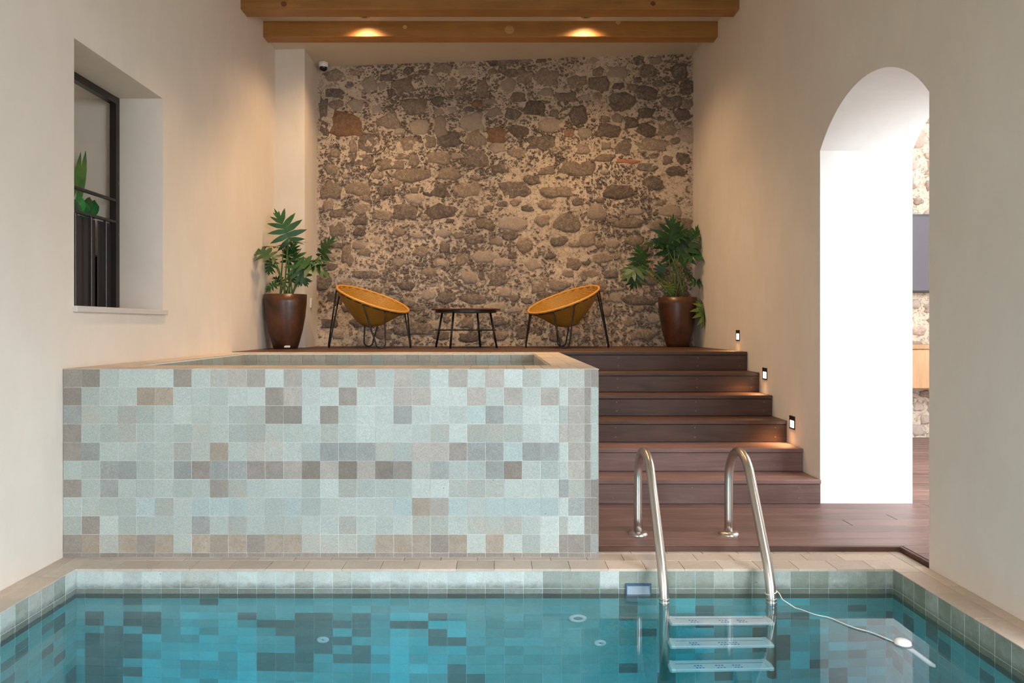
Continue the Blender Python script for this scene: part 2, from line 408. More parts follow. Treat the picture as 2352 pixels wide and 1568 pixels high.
# upper ceiling: joist bays, and the sloping plaster soffit over the stone wall
m = MB().box(XL - .1, XR + .1, ROOM_FRONT, 7.66, CZ, CZ + .2)
ceiling = link('ceiling', m.build('ceiling', M['ceiling']), kind='structure', label='beige plastered ceiling between the wooden beams')
m = MB()
za, zb = 4.185, 4.36
m.add([(XL - .1, 7.60, za + .02), (XR + .1, 7.60, zb), (XR + .1, YB + .2, zb), (XL - .1, YB + .2, za),
       (XL - .1, 7.60, 4.6), (XR + .1, 7.60, 4.6), (XR + .1, YB + .2, 4.6), (XL - .1, YB + .2, 4.6)],
      [(0, 1, 2, 3), (4, 7, 6, 5), (0, 4, 5, 1), (1, 5, 6, 2), (2, 6, 7, 3), (3, 7, 4, 0)])
link('ceiling_soffit', m.build('ceiling_soffit', M['ceiling']), ceiling)
for i, (y0, y1, zb_) in enumerate(((6.865, 7.045, 4.178), (7.53, 7.69, 4.182))):
    lab = ('pine ceiling beam crossing the top edge of the picture, in front of the other', 'pine ceiling beam lit by two warm glows, next to the stone wall')[i]
    me = bevel_box_mesh('ceiling_beam', XR - XL + .06, y1 - y0, CZ + .04 - zb_, .006, M['beam'])
    b = link('ceiling_beam', me, None, ((XL + XR) / 2, (y0 + y1) / 2, (zb_ + CZ + .04) / 2), label=lab, cat='beam', group='wooden ceiling beams')
    for (px, py, r) in (((652, 9, 7), (1500, 8, 6)) if i == 0 else ((1170, 68, 11), (930, 62, 5), (1420, 51, 6))):
        D = y0 - .002; p = P(px, py, D)
        k = MB(); rr = r / F * D
        k.v += [(p.x, y0 - .004, p.z)] + [(p.x + rr * math.cos(a * math.pi / 7), y0 - .0015, p.z + rr * .9 * math.sin(a * math.pi / 7)) for a in range(14)]
        k.f += [(0, 1 + a, 1 + (a + 1) % 14) for a in range(14)]
        link('knot', k.build('knot', wood('knot_wood', (.46, .25, .08), (.62, .38, .15)) if i else M['table_wood']), b)

# ------------------------------------------------------------------ stone wall
STONES = """798,288,75,58,r 818,241,35,28,l 862,246,28,30,l 848,196,32,30,l 878,198,18,18,l 890,179,30,15,d 927,196,50,35,m 938,162,22,18,d
991,184,28,24,l 1037,192,30,40,m 1014,157,48,24,m 972,167,28,14,d 1108,201,26,40,m 1067,164,40,25,l 1154,160,22,20,d 893,279,52,36,m
963,292,40,36,l 1012,291,30,46,l 1085,279,55,40,l 1136,258,40,22,l 1092,318,48,38,m 1140,310,46,36,r 1034,322,54,34,d 991,327,28,28,m
938,332,55,34,m 851,330,58,40,d 812,336,18,28,m 830,366,56,28,d 899,378,62,26,m 952,368,24,26,m 1094,364,56,36,d 1007,364,60,28,m
950,403,85,30,m 1030,400,52,28,m 821,433,65,30,m 759,437,46,40,m 995,437,60,34,d 1074,437,60,32,m 888,437,38,26,d 761,389,30,22,m
766,173,50,26,m 744,247,20,45,d 746,295,20,35,d 772,240,30,22,m 917,302,25,14,l 950,242,52,36,m 1144,387,32,22,d 1096,238,28,18,r
1007,256,26,14,l 1126,233,38,10,l 1208,177,35,32,m 1256,176,56,38,m 1168,197,34,36,l 1417,166,48,26,l 1374,165,24,18,m 1252,212,34,16,l
1298,222,54,22,m 1378,192,48,32,m 1326,187,42,30,m 1429,231,58,40,d 1484,212,50,30,d 1465,184,20,14,d 1541,235,48,26,d 1484,258,36,24,d
1228,247,48,34,d 1328,263,38,42,d 1344,224,22,14,l 1260,286,54,32,l 1396,299,56,30,d 1449,282,30,26,d 1485,300,42,30,d 1532,297,48,30,m
1342,306,34,22,l 1308,306,28,20,r 1247,329,74,34,d 1192,300,44,28,d 1178,263,38,28,d 1433,338,40,36,d 1496,333,74,26,m 1534,368,22,20,m
1568,364,38,28,d 1488,384,50,22,d 1554,394,46,22,d 1442,371,55,9,b 1330,387,82,34,m 1256,392,38,18,m 1419,272,28,22,m 1502,421,48,28,d
1417,440,74,34,d 1280,441,72,26,m 1184,436,72,34,d 1339,343,36,22,m 1390,362,48,18,m 1390,396,26,10,m 1560,166,38,34,d 1566,261,34,24,d
1185,352,48,22,m 1372,221,20,16,m 1272,259,20,18,m 931,486,60,34,d 1016,486,74,34,d 832,479,44,26,m 828,508,40,20,d 772,525,40,34,m
752,472,24,28,m 778,490,40,18,m 865,552,22,20,l 961,540,30,14,l 1016,535,34,18,l 1054,541,22,16,m 917,601,32,18,l 1014,603,28,18,l
1060,596,30,30,m 1110,590,50,30,l 1021,569,24,26,d 839,630,68,18,d 934,656,42,22,d 867,666,28,16,m 1078,637,40,26,l 1143,640,44,38,d
1106,632,14,20,d 1025,684,45,26,d 1087,687,58,24,m 959,708,40,10,d 1110,514,42,24,m 1174,512,70,32,l 798,584,28,48,m 766,564,40,14,d
950,756,80,28,d 835,741,60,20,d 757,743,42,24,d 881,768,50,26,m 1078,774,50,22,d 968,577,36,20,m 1046,661,26,8,m 1245,506,34,26,m
1302,511,64,46,d 1210,479,30,14,d 1369,487,40,36,l 1456,485,38,16,l 1537,485,48,28,l 1447,513,68,26,m 1509,520,38,28,m 1568,518,44,34,m
1351,552,40,32,m 1284,554,36,20,d 1406,558,36,22,l 1204,562,36,30,m 1176,587,20,16,d 1390,591,78,24,m 1222,607,36,28,l 1470,690,80,22,d
1456,553,46,22,m 1481,768,60,26,m 1419,664,28,7,l 1413,684,30,24,l 1490,637,60,38,m 1217,763,58,28,d 1346,604,20,12,d"""
def stone_mesh(cx, cz, y, w_, h_, depth, rnd, mat, nseg=13):
    """irregular domed stone bedded in the wall, front towards -y"""
    v = []; f = []; ph = rnd.uniform(0, 6.28); sq = rnd.uniform(2.2, 5.0)
    rad = [1 + rnd.uniform(-.30, .16) for _ in range(nseg)]
    tilt = rnd.uniform(-.3, .3)
    for ring, (s, d) in enumerate(((1.06, .012), (.94, -.55 * depth), (.60, -depth))):
        for k in range(nseg):
            a = ph + 2 * math.pi * k / nseg; c, s_ = math.cos(a), math.sin(a)
            e = (abs(c) ** sq + abs(s_) ** sq) ** (-1 / sq)
            rr = rad[k] * (s if ring < 2 else s + rnd.uniform(-.1, .1))
            x = c * e * rr * w_ / 2; z = s_ * e * rr * h_ / 2
            v.append((cx + x - z * tilt * .4, y + d + (rnd.uniform(-.25, .25) * depth if ring == 2 else 0), cz + z + x * tilt * .25))
    v.append((cx, y - depth * rnd.uniform(.8, 1.1), cz))
    for r in range(2):
        for k in range(nseg):
            l = (k + 1) % nseg; f.append((r * nseg + k, (r + 1) * nseg + k, (r + 1) * nseg + l, r * nseg + l)[::-1])
    for k in range(nseg): f.append((2 * nseg + k, 3 * nseg, 2 * nseg + (k + 1) % nseg)[::-1])
    return mesh('stone', v, f, mat, True)
def rubble_face(x0, x1, z0, z1, y, step, name, topf=None):
    """bumpy mortar face"""
    nx = int((x1 - x0) / step); nz = int((z1 - z0) / step); v = []; f = []
    for j in range(nz + 1):
        for i in range(nx + 1):
            x = x0 + (x1 - x0) * i / nx; z = z0 + (z1 - z0) * j / nz
            n = noise.fractal(Vector((x * 3.2, 7.1, z * 3.2)), 1.0, 2.0, 5) * .012 + noise.fractal(Vector((x * 16, 1.1, z * 16)), .8, 2.0, 3) * .008
            v.append((x, y - n, z))
    for j in range(nz):
        for i in range(nx):
            a = j * (nx + 1) + i; f.append((a, a + 1, a + nx + 2, a + nx + 1))
    return mesh(name, v, f, M['mortar'], True)
ZT = 4.5
wall_back = link('wall_back', MB().box(XP - .1, XR + .1, YB + .03, YB + .35, DECK2 - .3, ZT).build('wall_back', M['mortar']), kind='structure',
                 label='old rubble stone wall behind the rattan chairs')
link('mortar_face', rubble_face(XP - .02, XR + .02, DECK2 - .05, ZT - .05, YB, .022, 'mortar_face'), wall_back)
k5 = YB / F
ell = []; nst = 0
for s in STONES.split():
    a = s.split(','); cx, cy, w_, h_ = (float(q) for q in a[:4]); p = P(cx, cy, YB)
    ell.append((p.x, p.z, w_ * k5 / 2, h_ * k5 / 2, a[4])); nst += 1
rs = random.Random(11)
def free(x, z, rx, rz, lst, gap=1.0):
    for (a, b, c, d, _) in lst:
        dx = (x - a) / (rx + c); dz = (z - b) / (rz + d)
        if dx * dx + dz * dz < gap: return False
    return True
tries = 0
while len(ell) < 296 and tries < 60000:
    tries += 1
    q = tries / 60000
    ww = rs.uniform(18, 46) * (1 - .55 * q) * k5; hh = ww * rs.uniform(.45, .8)
    x = rs.uniform(XP + .05, XR - .05); z = rs.uniform(DECK2 + .03, 4.3)
    if free(x, z, ww / 2, hh / 2, ell, .98):
        ell.append((x, z, ww / 2, hh / 2, rs.choice('dmmmmlld')))
for (x, z, rx, rz, tone) in ell:
    link('stone', stone_mesh(x, z, YB, rx * 2.2, rz * 2.25, rs.uniform(.006, .020), rs, MR[tone]), wall_back)
ch = MB(); nchip = 0
grid = {}
for e in ell:
    for gx in range(int((e[0] - e[2]) / .2) - 1, int((e[0] + e[2]) / .2) + 2):
        for gz in range(int((e[1] - e[3]) / .2) - 1, int((e[1] + e[3]) / .2) + 2): grid.setdefault((gx, gz), []).append(e)
for t in range(30000):
    x = rs.uniform(XP + .02, XR - .02); z = rs.uniform(DECK2 + .01, 4.34)
    dens = noise.fractal(Vector((x * 1.1, 3.3, z * 1.1)), 1.0, 2.0, 3)
    if rs.random() > .62 + dens: continue
    ww = rs.choice((2.5, 3.5, 4, 5, 6, 8, 11)) * rs.uniform(.7, 1.2) * k5; hh = ww * rs.uniform(.35, .75)
    if not free(x, z, ww / 2, hh / 2, grid.get((int(x / .2), int(z / .2)), []), .95): continue
    an = rs.gauss(0, .5); n = 6; o = len(ch.v); ca, sa = math.cos(an), math.sin(an); dp = rs.uniform(.006, .016)
    for r, d in ((1.0, .008), (.6, -dp)):
        for k in range(n):
            a = 2 * math.pi * k / n; q = r * rs.uniform(.75, 1.2)
            dx, dz = math.cos(a) * ww / 2 * q, math.sin(a) * hh / 2 * q
            ch.v.append((x + dx * ca - dz * sa, YB + d - .006, z + dx * sa + dz * ca))
    for k in range(n):
        l = (k + 1) % n; ch.f.append((o + k, o + l, o + n + l, o + n + k))
    ch.f.append(tuple(o + n + k for k in range(n))); nchip += 1
link('stone_chips', ch.build('stone_chips', MR['chip']), wall_back, kind='stuff')

# ------------------------------------------------------------------ timber decks and stairs
PW = 0.14; GAP = .004
_pc = {}
def plank(parent, x0, x1, y0, y1, ztop, t=.028, mat='deck_grey', name='plank', vert=False):
    L = x1 - x0; key = (round(L, 3), round(y1 - y0, 4), t, mat, vert)
    if key not in _pc:
        _pc[key] = bevel_box_mesh(name, L, (t if vert else y1 - y0), (y1 - y0 if vert else t), .0025, M[mat])
    c = ((x0 + x1) / 2, (y0 + y1) / 2, ztop - t / 2)
    return link(name, _pc[key], parent, c)
floor = link('floor', MB().box(XT, 6.6, 4.20, 8.3, DECK1 - .12, DECK1 - .034).box(XR + .02, 6.6, 2.0, 4.20, DECK1 - .12, DECK1 - .034).build('floor', plain('deck_underlay', (.012, .008, .007), .9)),
             kind='structure', label='dark hardwood deck between the pool and the stairs')
yy = 4.165; i = 0
while yy < 8.22:
    y1 = min(yy + PW, 8.25)
    xa = XT + .012 if yy < ST0 + .1 else XR + TH + .01
    cuts = [xa] + list([(2.55,), (3.4,), (2.95,), (2.2, 4.8)][i % 4]) + [6.5]
    if xa > 2: cuts = [xa, rs.uniform(4.0, 5.6), 6.5]
    for a, b in zip(cuts, cuts[1:]): plank(floor, a + .0015, b - .0015, yy + GAP / 2, y1 - GAP / 2, DECK1)
    yy += PW; i += 1
yy = 4.165 - PW
while yy > 2.0:
    plank(floor, XR + .025, 3.1 + rs.uniform(0, 1.5), yy + GAP / 2, yy + PW - GAP / 2, DECK1)
    yy -= PW
link('edge_board', bevel_box_mesh('edge_board', 2.26 - XT - .012, .018, .045, .002, M['deck']), floor, ((2.26 + XT + .012) / 2, 4.156, DECK1 - .024))
link('edge_board', bevel_box_mesh('edge_board', .018, .30, .045, .002, M['deck']), floor, (XR + .012, 4.015, DECK1 - .024))

stair_core = MB()
for i in range(6): stair_core.box(XT + .006, XR + .01, ST0 + i * TR + .021, ST0 + 6 * TR, DECK1 - .03 + (i > 0) * (i * RS - .0), DECK1 + (i + 1) * RS - .0295)
stairs = link('stairs', stair_core.build('stairs', M['deck']), kind='structure',
              label='six dark hardwood steps beside the raised tiled tub')
scr = plain('screw_head', (.22, .17, .14), .5, .4)
for i in range(6):
    y = ST0 + i * TR; z0 = DECK1 + i * RS; z1 = z0 + RS
    mt = 'deck_grey' if i < 2 else 'deck'  # lowest steps use the wood with daylight sheen in its colour
    me = bevel_box_mesh('riser_board', XR - XT - .012, .022, RS - .032, .002, M[mt])
    r = link('riser_board', me, stairs, ((XR + XT) / 2 + .002, y + .011, (z0 + z1 - .030) / 2))
    sm = MB()
    for px in (1408, 1590, 1775 + (0 if i else 60)):
        for zz in (z0 + .04, z1 - .055):
            X = (px - VX) / F * y + .01 * i
            if X > XR - .04: X = XR - .07
            sm.add([(X, y - .0025, zz)] + [(X + .0055 * math.cos(a * math.pi / 3), y - .001, zz + .0055 * math.sin(a * math.pi / 3)) for a in range(6)],
                   [(0, 1 + a, 1 + (a + 1) % 6) for a in range(6)])
    link('screw_heads', sm.build('screw_heads', scr), r, kind='stuff')
    if i < 5:
        ya = y - .012
        wv = (TR) / 2
        for k in range(2):
            plank(stairs, XT + .008, XR - .004, ya + k * wv + GAP / 2, ya + (k + 1) * wv - GAP / 2 + (.012 if k else 0), z1, .028, mt, 'tread_board')
floor_up = link('floor_terrace', MB().box(XL, XR, ST0 + 5 * TR + .03, YB + .05, DECK2 - .2, DECK2 - .034).build('floor_terrace', plain('terrace_underlay', (.012, .008, .007), .9)),
                kind='structure', label='raised dark hardwood terrace under the chairs')
yy = ST0 + 5 * TR - .012; i = 0
while yy < YB:
    y1 = min(yy + PW, YB + .02)
    for a, b in zip([XL, -.4 + (i % 3) * .5, XR - .003], [-.4 + (i % 3) * .5, XR - .003]): plank(floor_up, a + .0015, b - .0015, yy + GAP / 2, y1 - GAP / 2, DECK2, .028, 'deck')
    yy += PW; i += 1

# ------------------------------------------------------------------ raised tiled tub
ROWS = """ggaaaagaettwtatatatewtatweaeeteb
gbbbnnwaawwgtwwgawttwwtwtatatebb
sebebbabbbeggagaaasaabcsaaabtbb
gbbebbbebbeebbebaaaaeaeeeaatttb
gsbbbbeenbeebbsssebttgsscssattbb
bbssbbsgssggtktktkgesbbskbbattbb
gbsbbbbbgebaabaebbbaaeeeaaasegg
bbbbcebcccbbcbbaabcntcaccccassgg
bgabbbbsbebbbbbebbbeebeeebaewgg
gnengnbnnngnneeebnnngnanwbaggss"""
ROWS = [r.strip() for r in ROWS.split('\n')]
k1 = D1 / F
xs = [143] + [187 + 42.19 * i for i in range(27)] + [1305, 1342, 1357, 1376]
zs = [847 + 42.22 * i for i in range(11)]
tub = link('tiled_tub', None, None, ((XL + XT) / 2, (D1 + ST0 + 5 * TR) / 2, 0), label='raised soaking tub faced with pale green stone tiles', cat='tub')
YTB = ST0 + 5 * TR - .014
IX0, IX1, IY0, IY1 = XL + .20, .33, D1 + .36, YTB - .24
TT = .006
m = MB()
m.box(XL + .003, XT - .012, D1 + .0012, IY0 - .0012, 0.0, RIM - TT)           # front wall core, its face is the grout
m.box(XL + .003, XT - .012, IY1 + .0012, YTB, 0.0, RIM - TT)
m.box(XL + .003, IX0 - .0012, IY0 - .0012, IY1 + .0012, 0.0, RIM - TT)
m.box(IX1 + .0012, XT - .012, IY0 - .0012, IY1 + .0012, 0.0, RIM - TT)
m.box(IX0 - .0012, IX1 + .0012, IY0 - .0012, IY1 + .0012, 0.0, .25)
link('core', m.build('core', M['grout']), tub)
g = .0008
cand = []
for j, row in enumerate(ROWS):
    z1 = H - (zs[j] - VY) * k1; z0 = H - (zs[j + 1] - VY) * k1
    if j == 0: z1 = RIM - .002
    for i in range(31):
        a, b = (xs[i] - VX) * k1, (xs[i + 1] - VX) * k1
        if i == 0: a = XL + .003
        if i == 30: b = XT - .003
        c = row[i] if i < len(row) else 'b'
        cand.append(((b - a) * (z1 - z0), a + g, b - g, z0 + g, z1 - g, c))
cand.sort(key=lambda q: -q[0])
left_over = MB()
for n_, (_, a, b, z0, z1, c) in enumerate(cand):
    if n_ < 299:
        link('tile', tile_mesh(round(b - a, 4), round(z1 - z0, 4), TT + R.choice((0, .0008, .0015)), MT[c]), tub, ((a + b) / 2, D1 + TT, (z0 + z1) / 2))
    else: left_over.box(a, b, D1, D1 + TT, z0, z1)
for i in range(31):
    a, b = (xs[i] - VX) * k1, (xs[i + 1] - VX) * k1
    if i == 0: a = XL + .003
    if i == 30: b = XT - .003
    left_over.box(a + g, b - g, D1, D1 + TT, .001, H - (zs[10] - VY) * k1 - g)
# side face towards the stairs
for j in range(10):
    for i in range(26): left_over.box(XT - .012, XT - .002, D1 + .1 * i + g, D1 + .1 * i + .1 - g, .001 + .1 * j + g, .001 + .1 * j + .1 - g)
link('narrow_tiles', left_over.build('narrow_tiles', MT['g']), tub, kind='stuff')
# rim tiles
def rim_tiles(x0, x1, y0, y1, nx, ny):
    for i in range(nx):
        for j in range(ny):
            a, b = x0 + (x1 - x0) * i / nx, x0 + (x1 - x0) * (i + 1) / nx; c, d = y0 + (y1 - y0) * j / ny, y0 + (y1 - y0) * (j + 1) / ny
            link('rim_tile', tile_mesh(round(b - a - .002, 4), round(d - c - .002, 4), TT, MC[R.choice('abc')]), tub, ((a + b) / 2, (c + d) / 2, RIM - TT), (-math.pi / 2, 0, 0))
rim_tiles(XL + .003, XT, D1, IY0, 29, 2)
rim_tiles(XL + .003, XT, IY1, YTB, 29, 1)
rim_tiles(XL + .003, IX0, IY0, IY1, 1, 20)
rim_tiles(IX1, XT, IY0, IY1, 2, 20)
# inner tiles
def inner_tiles(p0, p1, n, rotz, zlist, mats):
    p0, p1 = Vector(p0), Vector(p1)
    for i in range(n):
        c = p0.lerp(p1, (i + .5) / n)
        for z0, z1 in zlist:
            link('inner_tile', tile_mesh(round((p1 - p0).length / n - .002, 4), round(z1 - z0 - .002, 4), TT, MT[R.choice(mats)]), tub, (c.x, c.y, (z0 + z1) / 2), (0, 0, rotz))
zl = [(RIM - .112, RIM - .012), (RIM - .212, RIM - .112)]
inner_tiles((IX0, IY1 + .0012, 0), (IX1, IY1 + .0012, 0), 25, 0, zl, 'etteb')
inner_tiles((IX1 + .0012, IY0, 0), (IX1 + .0012, IY1, 0), 19, -math.pi / 2, zl, 'etteb')
inner_tiles((IX0 - .0012, IY0, 0), (IX0 - .0012, IY1, 0), 19, math.pi / 2, zl, 'etteb')
link('tub_water', MB().box(IX0 - .004, IX1 + .004, IY0 - .004, IY1 + .004, .26, RIM - .072).build('tub_water', M['tub_water']), kind='structure', label='still water inside the raised tiled tub')

# ------------------------------------------------------------------ pool
PF = -0.9; PB = -1.45
pool = link('pool_shell', MB().box(PXL - .25, PXR + .25, PF, D2 + .3, PB - .1, PB).box(PXL - .25, PXR + .25, PF - .2, PF, PB, -.012).build('pool_shell', MU['L']), kind='structure', label='floor and near end of the swimming pool')
tw = .0987
x_j = [PXL] + [(195 - VX) * D2 / F + tw * i for i in range(43)]
x_j = [x for x in x_j if x < PXR - .02] + [PXR]
DARKS = {2: '3,7', 4: '1,3,4,9,12,13,15,19', 5: '1,3,4,10,11,12,13,14,15,17,18', 6: '2,4,11,12,13,15,19', 7: '1,2,3,12,13,14,19,20',
         8: '1,2,3,12,13,15', 9: '1,2,3,10,11,12,14,15', 10: '1,2,10,11,12,20', 11: '1,2,3,20,21', 12: '1,2'}
DARKS = {k: set(int(q) for q in v.split(',')) for k, v in DARKS.items()}
BRIGHT = set(range(4, 10)) | set(range(16, 21))
pwb = link('pool_wall_back', MB().box(PXL - .02, PXR + .02, D2 + .0012, D2 + .16, PB, -.012).build('pool_wall_back', M['grout_pool']), kind='structure', label='far tiled wall of the swimming pool below the coping')
lo = {'M': MB(), 'D': MB(), 'L': MB(), 'B': MB()}
rp = random.Random(5)
cnt = 0
for j in range(14):
    z1 = -.003 - .0987 * j if j else -.002; z0 = -.003 - .0987 * (j + 1)
    if z0 < PB: break
    for i in range(len(x_j) - 1):
        a, b = x_j[i] + g, x_j[i + 1] - g
        if j == 0: mat = MS[rp.choice('aaab' if i < 25 else 'abeee')]
        elif j == 1: mat = MS[rp.choice('aabb' if i < 25 else 'beee')]
        else:
            if i in DARKS.get(j, ()): c = 'D'
            elif i in BRIGHT and j > 3: c = rp.choice('BBL')
            elif i < 21: c = rp.choice('LLLM')
            elif i < 29: c = rp.choice('MMMML')
            else: c = rp.choice('MLLDMB')
            mat = MU[c]
        if cnt < 298 and b - a > .03:
            link('tile', tile_mesh(round(b - a, 4), round(z1 - z0 - 2 * g, 4), TT + rp.choice((0, .0006, .0012)), mat), pwb, ((a + b) / 2, D2 + TT, (z0 + z1) / 2)); cnt += 1
        else:
            lo[next((q for q in lo if MU[q] is mat), 'L')].box(a, b, D2, D2 + TT, z0 + g, z1 - g)
for k, v in lo.items():
    if v.v: link('lower_tiles', v.build('lower_tiles', MU[k]), pwb, kind='stuff')
for side, X, rz, nm, lab in ((-1, PXL, math.pi / 2, 'pool_wall_left', 'tiled pool wall below the pale window wall'), (1, PXR, -math.pi / 2, 'pool_wall_right', 'tiled pool wall below the arched wall')):
    x0, x1 = (X - .17, X - .0012) if side < 0 else (X + .0012, X + .18)
    pw = link(nm, MB().box(x0, x1, PF, D2 + .12, PB, -.012).build(nm, M['grout_pool']), kind='structure', label=lab)
    rest = MB(); n = 0
    for j in range(13):
        z1 = -.002 if j == 0 else -.003 - .0987 * j; z0 = -.003 - .0987 * (j + 1)
        for i in range(45):
            yb_ = D2 + .004 - .0987 * i; ya_ = yb_ - .0987
            if ya_ < PF: break
            if j < 2: mat = MS[rp.choice('abe' if side < 0 else 'bee')]
            else: mat = MU[rp.choice('LLMMMD')] if not (j in (3, 4, 8) and i % 3 == 1) else MU['D']
            if i < 20 and n < 290:
                link('tile', tile_mesh(.0961, round(z1 - z0 - 2 * g, 4), TT, mat), pw, (X + side * TT, (ya_ + yb_) / 2, (z0 + z1) / 2), (0, 0, rz)); n += 1
            else: rest.box(min(X, X + side * TT), max(X, X + side * TT), ya_ + g, yb_ - g, z0 + g, z1 - g)
    link('nearer_tiles', rest.build('nearer_tiles', MU['M']), pw, kind='stuff')
link('pool_water', MB().box(PXL - .004, PXR + .004, PF + .01, D2 + .004, PB + .001, WZ).build('pool_water', M['water']), kind='structure', label='clear turquoise water of the swimming pool')
# coping slabs
cop = link('pool_coping', MB().box(XL, PXL - .004, PF - .4, D2 + .35, -.05, -.0115).box(PXR + .004, XR + .02, PF - .4, D2 + .35, -.05, -.0115).box(PXL - .004, PXR + .004, D2 + .004, 4.22, -.05, -.0115)
           .box(XL, XR, ROOM_FRONT - .1, PF - .2, -.05, -.0115).build('pool_coping', M['grout_coping']), kind='structure', label='beige stone coping around the swimming pool')
def slab(x0, x1, y0, y1):
    link('coping_slab', tile_mesh(round(x1 - x0 - .002, 4), round(y1 - y0 - .002, 4), .012, MC[rp.choice('aabbc')], .0015), cop, ((x0 + x1) / 2, (y0 + y1) / 2, -.012), (-math.pi / 2, 0, 0))
for (y0, y1, off) in ((D2 - .004, 3.990, 0), (3.990, 4.042 + .065, .09), (4.107, 4.205, .03)):
    x = PXL - .004 - off
    while x < PXR:
        a, b = max(x, PXL - .004), min(x + .197, PXR + .004)
        if b - a > .02 and not (y0 > 4.05 and b < XT): slab(a, b, y0, y1)
        x += .197
for (x0, x1) in ((XL, XL + .07), (XL + .07, PXL), (PXR, PXR + .125), (PXR + .125, XR)):
    y = 4.20 if x0 > 0 else D1; i = 0
    y -= .1 if (x0 in (XL, PXR)) else 0
    if x0 in (XL, PXR): slab(x0, x1, y, y + .1)
    while y > .2:
        slab(x0, x1, max(y - .3, .0), y); y -= .3

# ------------------------------------------------------------------ pool ladder
SP = .268
lx = (P(1464, 0, 4.42).x + P(1671, 0, 4.42).x) / 2
YFL = 4.40; YR = 3.715
lad = link('pool_ladder', None, None, (lx, YFL, DECK1), label='stainless steel pool ladder with three pale submerged treads', cat='ladder')
def arc(c, r, a0, a1, n): return [(c[0] + r * math.cos(a0 + (a1 - a0) * i / n), c[1] + r * math.sin(a0 + (a1 - a0) * i / n)) for i in range(n + 1)]
for s in (-1, 1):
    X = lx + s * SP
    cy_, cz0, ry, rz = YFL - .20, .350, .20, .196
    path = [(YFL, DECK1), (YFL, .12), (YFL, .24)]
    # hoop: back post up, wide bend over, then the long rake down to the water
    path += [(cy_ + ry * math.cos(t * math.radians(142) / 14), cz0 + rz * math.sin(t * math.radians(142) / 14)) for t in range(15)]
    e = path[-1]
    kx = YR + .040; kz = .025
    path += [(e[0] + (kx - e[0]) * t, e[1] + (kz - e[1]) * t) for t in (.25, .5, .75, .93)]
    path += [(YR + .016, -.045), (YR + .004, -.10), (YR, -.16), (YR, -.5), (YR, -1.0)]
    link('rail', MB().tube([(X, a, b) for a, b in path], .0245, 14).build('rail', M['steel'], True), lad)
    link('flange', MB().lathe([(.0, .018), (.038, .018), (.055, .012), (.058, 0)][::-1], (X, YFL, DECK1), 24).build('flange', M['steel'], True), lad)
    for zc in (-.105, -.122, -.14):
        link('collar', MB().lathe([(.0235, -.005), (.0262, -.004), (.0262, .004), (.0235, .005)], (X, YR + .003, zc), 16).build('collar', M['steel'], True), lad)
tread_m = plain('pale_tread', (.85, .86, .88), .35)
film = plain('blue_print', (.05, .25, .55), .5)
for zt in (-.325, -.595, -.845):
    t = link('tread', bevel_box_mesh('tread', 2 * SP - .04, .095, .03, .006, tread_m), lad, (lx, YR - .03, zt))
    for s in (-1, 1):
        link('end_cap', bevel_box_mesh('end_cap', .035, .10, .036, .008, M['white']), t, (lx + s * (SP - .03), YR - .03, zt))
    link('grip_line', MB().box(lx - SP + .05, lx + SP - .05, YR - .022, YR - .018, zt + .0148, zt + .0158).build('grip_line', plain('groove', (.25, .33, .45), .5)), t)
    for q in range(5):
        xx = lx - .15 + q * .07 + rp.uniform(-.02, .02)
        k = MB()
        for r_ in range(2):
            for c_ in range(3): k.add([(xx + c_ * .015 + r_ * .006, YR - .045 - r_ * .02, zt + .0156), (xx + c_ * .015 + .010 + r_ * .006, YR - .045 - r_ * .02, zt + .0156), (xx + c_ * .015 + .010 + r_ * .006 , YR - .037 - r_ * .02, zt + .0156), (xx + c_ * .015 + r_ * .006, YR - .037 - r_ * .02, zt + .0156)], [(0, 1, 2, 3)])
        if q in (0, 2, 3): link('printed_mark', k.build('printed_mark', film), t, kind='stuff')

# tether and floating thermometer
xr = lx + SP
fl = Vector((1.775, 3.245, WZ))
rope_m = plain('white_cord', (.72, .70, .64), .8)
pts = []
for i in range(25):
    a = i / 24 * 2 * math.pi; pts.append((xr + .0272 * math.cos(a), YR + .010 + .0272 * math.sin(a), -.075 + .008 * math.cos(a)))
pts += [(xr + .035, YR - .01, -.075), (xr + .045, YR - .02, -.10)]
st = Vector((xr + .07, YR - .06, WZ + .004))
for i in range(1, 16):
    t = i / 15; q = st.lerp(fl + Vector((-.03, .02, .004)), t); q.y += .035 * math.sin(t * 3.1) * (1 if t < .5 else .6) + .012 * math.sin(t * 17); pts.append(tuple(q))
link('tether_cord', MB().tube(pts, .0025, 6).build('tether_cord', rope_m, True), label='thin white cord tied around the ladder rail and trailing across the water', cat='cord')
th = link('pool_thermometer', None, None, tuple(fl), label='white floating pool thermometer at the end of the cord', cat='thermometer')
link('float_cap', MB().lathe([(.0, -.012), (.030, -.010), (.036, 0), (.033, .012), (.022, .018), (.0, .020)], tuple(fl), 24).build('float_cap', M['white'], True), th)
link('collar_ring', MB().lathe([(.037, -.012), (.046, -.008), (.046, -.002), (.036, .001)], tuple(fl), 24).build('collar_ring', plain('grey_rubber', (.10, .16, .18), .5), True), th)
link('tube', MB().tube([fl + Vector((.006, -.01, -.01)), fl + Vector((.03, -.05, -.05)), fl + Vector((.065, -.11, -.115)), fl + Vector((.07, -.12, -.125))], [.016, .014, .015, .004], 12).build('tube', M['white'], True), th)
lf = P(138, 1391, 3.685); lf.z = WZ + .003
link('fallen_leaf', mesh('fallen_leaf', [(lf.x - .02, lf.y, lf.z), (lf.x, lf.y - .008, lf.z + .003), (lf.x + .022, lf.y + .005, lf.z + .002), (lf.x, lf.y + .012, lf.z)], [(0, 1, 2, 3)], M['leaf_pale']),
     label='small yellow-green leaf floating at the pool edge', cat='leaf')

